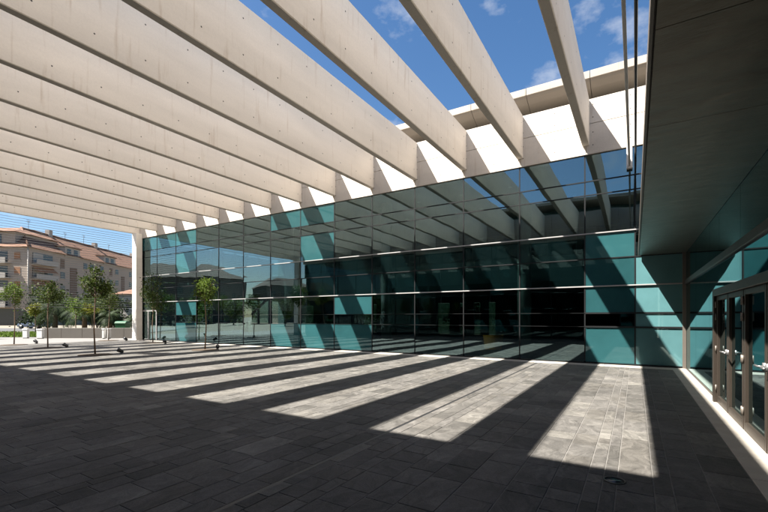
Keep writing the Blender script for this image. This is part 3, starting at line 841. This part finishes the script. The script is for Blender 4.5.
# apartment block: L shaped, hipped tile roof
ac = cam2w(-74.2, 85)
AP = thing('apartment_block', 'beige apartment block with terracotta hipped roof and balconies beyond the plaza', 'building', ac, YAW + R(3.1), None, True)
EAV, RDG, W = 16.3, 21.6, 13.0
LEN, LW_ = 75.0, 60.0
box('wall', -W, 0, 0, LEN, 0.0, EAV, 'render_wall', AP)
box('wall', -LW_, -W - 0.002, 0, W, 0.0, EAV, 'render_wall', AP)
box('attic_storey', -LW_, -3.0, 0.6, W - 0.6, EAV - 0.1, 19.6, 'render_wall', AP)
for a in (-7.5, -11.5, -15.5, -20.0): box('attic_window', a, a + 1.8, 0.55, 0.596, EAV + 0.9, 19.0, 'window', AP)
V = [(-LW_, -0.2, 19.6), (-2.4, -0.2, 19.6), (-2.4, W, 19.6), (-LW_, W, 19.6), (-LW_, W / 2, 21.5), (-6.5, W / 2, 21.5)]
mesh_obj('attic_roof', V, [(0, 1, 5, 4), (1, 2, 5), (2, 3, 4, 5), (3, 0, 4), (3, 2, 1, 0)], 'tile', AP)
box('shop_front', -LW_, 0.06, -0.06, 0.0 - 0.002, 0.1, 3.4, 'window', AP)
h = W / 2; o_ = 0.6
V = [(o_, -o_, EAV), (o_, LEN + o_, EAV), (-W - o_, LEN + o_, EAV), (-W - o_, W + o_, EAV), (-LW_, W + o_, EAV), (-LW_, -o_, EAV),
     (-h, h, RDG), (-h, LEN - h, RDG), (-LW_, h, RDG)]
rf = mesh_obj('roof', V, [(0, 1, 7, 6), (1, 2, 7), (2, 3, 6, 7), (3, 4, 8, 6), (4, 5, 8), (5, 0, 6, 8), (0, 5, 4, 3, 2, 1)], 'tile', AP)
tube('hip_ridge', [(o_, -o_, EAV + 0.1), (-h, h, RDG + 0.1)], 0.22, 'tile', rf, 8)
tube('ridge', [(-h, h, RDG + 0.05), (-h, LEN - h, RDG + 0.05)], 0.22, 'tile', rf, 8)
for y in (14, 31, 50): box('chimney', -h - 0.5, -h + 0.5, y, y + 1.1, RDG - 0.8, RDG + 1.2, 'render_pale', rf)
box('chimney', -16.5, -15.4, h - 0.5, h + 0.5, RDG - 0.8, RDG + 1.3, 'render_pale', rf)
for (y, q) in ((8.5, 2.2), (20.0, 1.7), (27.0, 2.4), (38.0, 1.9)):
    an = tube('aerial', [(-h, y, RDG), (-h, y, RDG + q)], 0.04, 'black', rf, 6)
    for j in (0.0, 0.25, 0.5): tube('aerial_rod', [(-h, y - 0.6 + 0.3 * j, RDG + q - j), (-h, y + 0.6 - 0.3 * j, RDG + q - j)], 0.03, 'black', an, 5)
# dormers on the long roof slope
for y in (10.5, 25.0, 42.0):
    dm = box('dormer', -3.2, 0.15, y, y + 5.0, EAV - 0.4, EAV + 1.9, 'render_pale', AP)
    box('dormer_roof', -4.2, 0.45, y - 0.3, y + 5.3, EAV + 1.905, EAV + 2.1, 'tile', dm)
    for q in (0.6, 2.9): box('window', 0.152, 0.19, y + q, y + q + 1.3, EAV + 0.1, EAV + 1.5, 'window', dm)
FL = [3.8, 6.8, 9.8, 12.9]
def win(face, a, b2, z0, z1, mat='window'):
    if face == 'R':
        f = box('window', 0.004, 0.05, a, b2, z0, z1, mat, AP)
        box('sill', 0.004, 0.16, a - 0.1, b2 + 0.1, z0 - 0.14, z0 - 0.02, 'render_pale', f)
    else:
        f = box('window', a, b2, -0.05, -0.004, z0, z1, mat, AP)
        box('sill', a - 0.1, b2 + 0.1, -0.16, -0.004, z0 - 0.14, z0 - 0.02, 'render_pale', f)
# near end of the long side: recessed balconies with awnings
for z in FL:
    bl = box('balcony', 0.004, 1.2, 0.9, 7.0, z, z + 0.18, 'render_pale', AP)
    box('parapet', 1.08, 1.195, 0.9, 7.0, z + 0.182, z + 1.05, 'render_pale', bl)
    box('opening', 0.004, 0.05, 1.2, 6.8, z + 0.2, z + 2.5, 'window', bl)
    box('curtain', 0.052, 0.09, 1.3, 3.0 + (z % 1.7), z + 0.25, z + 2.4, 'render_pale', bl)
for z in (6.8, 9.8):
    V = [(0.06, 0.95, z + 2.75), (0.06, 6.9, z + 2.75), (1.35, 6.9, z + 1.55), (1.35, 0.95, z + 1.55), (0.06, 0.95, z + 2.70), (0.06, 6.9, z + 2.70), (1.35, 6.9, z + 1.50), (1.35, 0.95, z + 1.50)]
    mesh_obj('awning', V, [(0, 1, 2, 3), (7, 6, 5, 4), (3, 2, 6, 7), (0, 3, 7, 4), (1, 5, 6, 2), (0, 4, 5, 1)], 'awning', AP, (0, 4, z))
box('stair_louvre', 0.004, 0.10, 12.3, 14.6, 4.2, 13.5, 'shutter', AP)
box('stair_louvre', 0.004, 0.10, 33.0, 34.6, 4.2, 13.5, 'shutter', AP)
for i, z in enumerate(FL):
    for a in (9.2, 17.0, 19.5, 23.5, 27.5, 30.2, 37.0, 40.5, 45.0, 49.5, 55.0, 61.0, 67.0):
        if (int(a * 3) + i) % 5 == 0: win('R', a, a + 1.3, z + 0.1, z + 2.3, 'shutter')
        else: win('R', a, a + 1.4, z + 0.9, z + 2.3)
# street side on the left: long white balconies
for z in FL:
    for (a, b2) in ((-14.5, -3.4), (-29, -17)):
        bl = box('balcony', a, b2, -1.4, -0.004, z - 0.12, z + 0.12, 'render_pale', AP)
        box('parapet', a, b2, -1.39, -1.26, z + 0.122, z + 1.05, 'render_pale', bl)
        box('opening', a + 0.6, b2 - 0.6, -0.05, -0.004, z + 0.2, z + 2.5, 'window', bl)
    win('L', -2.7, -1.5, z + 0.8, z + 2.3, 'awning')
tube('downpipe', [(0.12, -0.12, 0.0), (0.12, -0.12, EAV)], 0.12, 'render_pale', AP)

# small white house
hc = cam2w(-33.5, 58)
HO = thing('white_house', 'white house with stepped terracotta roofs half hidden by the white post', 'house', hc, YAW, None, True)
box('wall', -4.5, 9, 0, 9, 0, 4.9, 'render_pale', HO)
box('tower', -2.4, 4.5, 3, 7, 4.9, 7.4, 'white', HO)
def hip(name, x0, x1, y0, y1, z0, z1, par, mat='tile'):
    mx, my = (x0 + x1) / 2, (y0 + y1) / 2; r = min(x1 - x0, y1 - y0) / 2
    if x1 - x0 > y1 - y0: a, b2 = (x0 + r, my), (x1 - r, my)
    else: a, b2 = (mx, y0 + r), (mx, y1 - r)
    V = [(x0, y0, z0), (x1, y0, z0), (x1, y1, z0), (x0, y1, z0), (*a, z1), (*b2, z1)]
    F = [(0, 1, 5, 4), (1, 2, 5), (2, 3, 4, 5), (3, 0, 4), (3, 2, 1, 0)] if x1 - x0 > y1 - y0 else [(0, 1, 4), (1, 2, 5, 4), (2, 3, 5), (3, 0, 4, 5), (3, 2, 1, 0)]
    return mesh_obj(name, V, F, mat, par)
hip('roof', -5.1, 9.6, -0.6, 9.6, 4.9, 7.0, HO)
hip('tower_roof', -2.9, 5.0, 2.5, 7.5, 7.4, 9.2, HO)
for a in (-3.2, -0.6, 2.2):
    f = box('window', a, a + 1.0, -0.05, -0.004, 2.9, 4.1, 'window', HO)
    box('sill', a - 0.1, a + 1.1, -0.14, -0.004, 2.76, 2.88, 'white', f)
box('window', -1.0, 0.2, 2.95, 2.996, 5.6, 6.8, 'window', HO)

# terraced houses whose mirror image shows at the far end of the glass
TG = 'terraced houses seen mirrored in the glass'
for i, (x, y, w, hh) in enumerate([(-92, -22, 14, 10.5), (-98, -38, 15, 12.0), (-88, -54, 13, 10.0)]):
    T = thing('terraced_house', ['terraced house mirrored at the left end of the glass, nearest its edge', 'taller terraced house mirrored in the left part of the glass', 'third terraced house mirrored in the glass beside the sky'][i], 'house', (x, y, 0), R(20), TG, True)
    box('wall', -5, 5, -w / 2, w / 2, 0, hh, 'terrace_wall', T)
    hip('roof', -5.6, 5.6, -w / 2 - 0.6, w / 2 + 0.6, hh, hh + 3.2, T, 'dark_tile')
    for z in (1.0, 4.0, 7.0):
        for q in (-4.5, -1.5, 1.5, 4.2):
            f = box('window', 5.004, 5.05, q - 0.6, q + 0.6, z, z + 1.5, 'window', T)
            box('sill', 5.004, 5.14, q - 0.7, q + 0.7, z - 0.14, z - 0.02, 'render_pale', f)
for i, (x, y) in enumerate([(-62, -10), (-66, -20), (-58, -26), (-70, -2)]):
    tree('square_tree', ['tree mirrored low in the left end of the glass', 'tree mirrored in front of the terraced houses', 'tree mirrored beside the facing building', 'tree mirrored at the very left edge of the glass'][i], (x, y, 0), 5.5, 0.8, 4.5, 60 + i, 'leaf_mid', 1800, 0.36, 0.1, 'trees mirrored in the glass', 0, 'tree', 18)

# ------------------------------------------------------------------ furniture inside
def chair(name, label, x, y, rz, mat, group=None):
    t = thing(name, label, 'chair', (x, y, 0.02), rz, group, True)
    box('seat', -0.22, 0.22, -0.22, 0.22, 0.42, 0.46, mat, t, 0.015)
    b = box('backrest', -0.22, 0.22, 0.19, 0.23, 0.47, 0.86, mat, t, 0.015)
    b.rotation_euler = (R(-8), 0, 0)
    for sx in (-0.19, 0.19):
        for sy in (-0.19, 0.19): tube('leg', [(sx * 1.12, sy * 1.12, 0), (sx, sy, 0.42)], 0.013, 'steel', t, 8)
    return t
oc_ = thing('orange_armchair', 'orange tub armchair inside the hall behind the glass', 'armchair', (-5.25, 17.6, 0.02), R(205), None, True)
box('seat', -0.34, 0.34, -0.32, 0.32, 0.30, 0.44, 'orange', oc_, 0.05, 2)
V, F = [], []
for i in range(13):
    a = R(-20 + 220 * i / 12)
    for (r, z) in ((0.36, 0.2), (0.44, 0.82), (0.39, 0.82), (0.31, 0.2)): V.append((r * math.cos(a), r * math.sin(a), z))
for i in range(12):
    for k in range(4): F.append((i * 4 + k, i * 4 + (k + 1) % 4, i * 4 + 4 + (k + 1) % 4, i * 4 + 4 + k))
F.append((3, 2, 1, 0)); F.append((48, 49, 50, 51))
mesh_obj('shell', V, F, 'orange', oc_)
for sx in (-0.24, 0.24):
    for sy in (-0.2, 0.2): tube('leg', [(sx, sy, 0), (sx, sy, 0.3)], 0.016, 'steel', oc_, 8)
places = ['nearest the staircase', 'in the middle of the row', 'at the right end of the row']
for i, x in enumerate((-26.3, -23.6, -20.9)):
    T = thing('cafe_table', 'round cafe table inside the glass ' + places[i], 'table', (x, 18.0, 0.02), 0, 'cafe tables inside the glass', True)
    lathe('top', [(0.0, 0.72), (0.42, 0.72), (0.42, 0.75), (0.0, 0.75)], 'wood', T, (0, 0, 0), 20)
    lathe('pedestal', [(0.035, 0.02), (0.035, 0.72)], 'steel', T, (0, 0, 0), 10)
    lathe('foot', [(0.0, 0.0), (0.24, 0.0), (0.22, 0.02), (0.0, 0.025)], 'steel', T, (0, 0, 0), 16)
    chair('cafe_chair', 'white cafe chair left of the table ' + places[i], x - 0.72, 18.0, R(90), 'white', 'cafe chairs inside the glass')
    chair('cafe_chair', 'white cafe chair right of the table ' + places[i], x + 0.72, 18.1, R(-90), 'white', 'cafe chairs inside the glass')
CT = thing('bar_counter', 'dark bar counter inside the left part of the hall', 'counter', (-22.0, 22.5, 0.02), 0, None, True)
box('front', -4.0, 4.0, -0.3, 0.3, 0.0, 1.05, 'wood', CT, 0.01)
box('top', -4.1, 4.1, -0.38, 0.38, 1.052, 1.10, 'black', CT, 0.01)
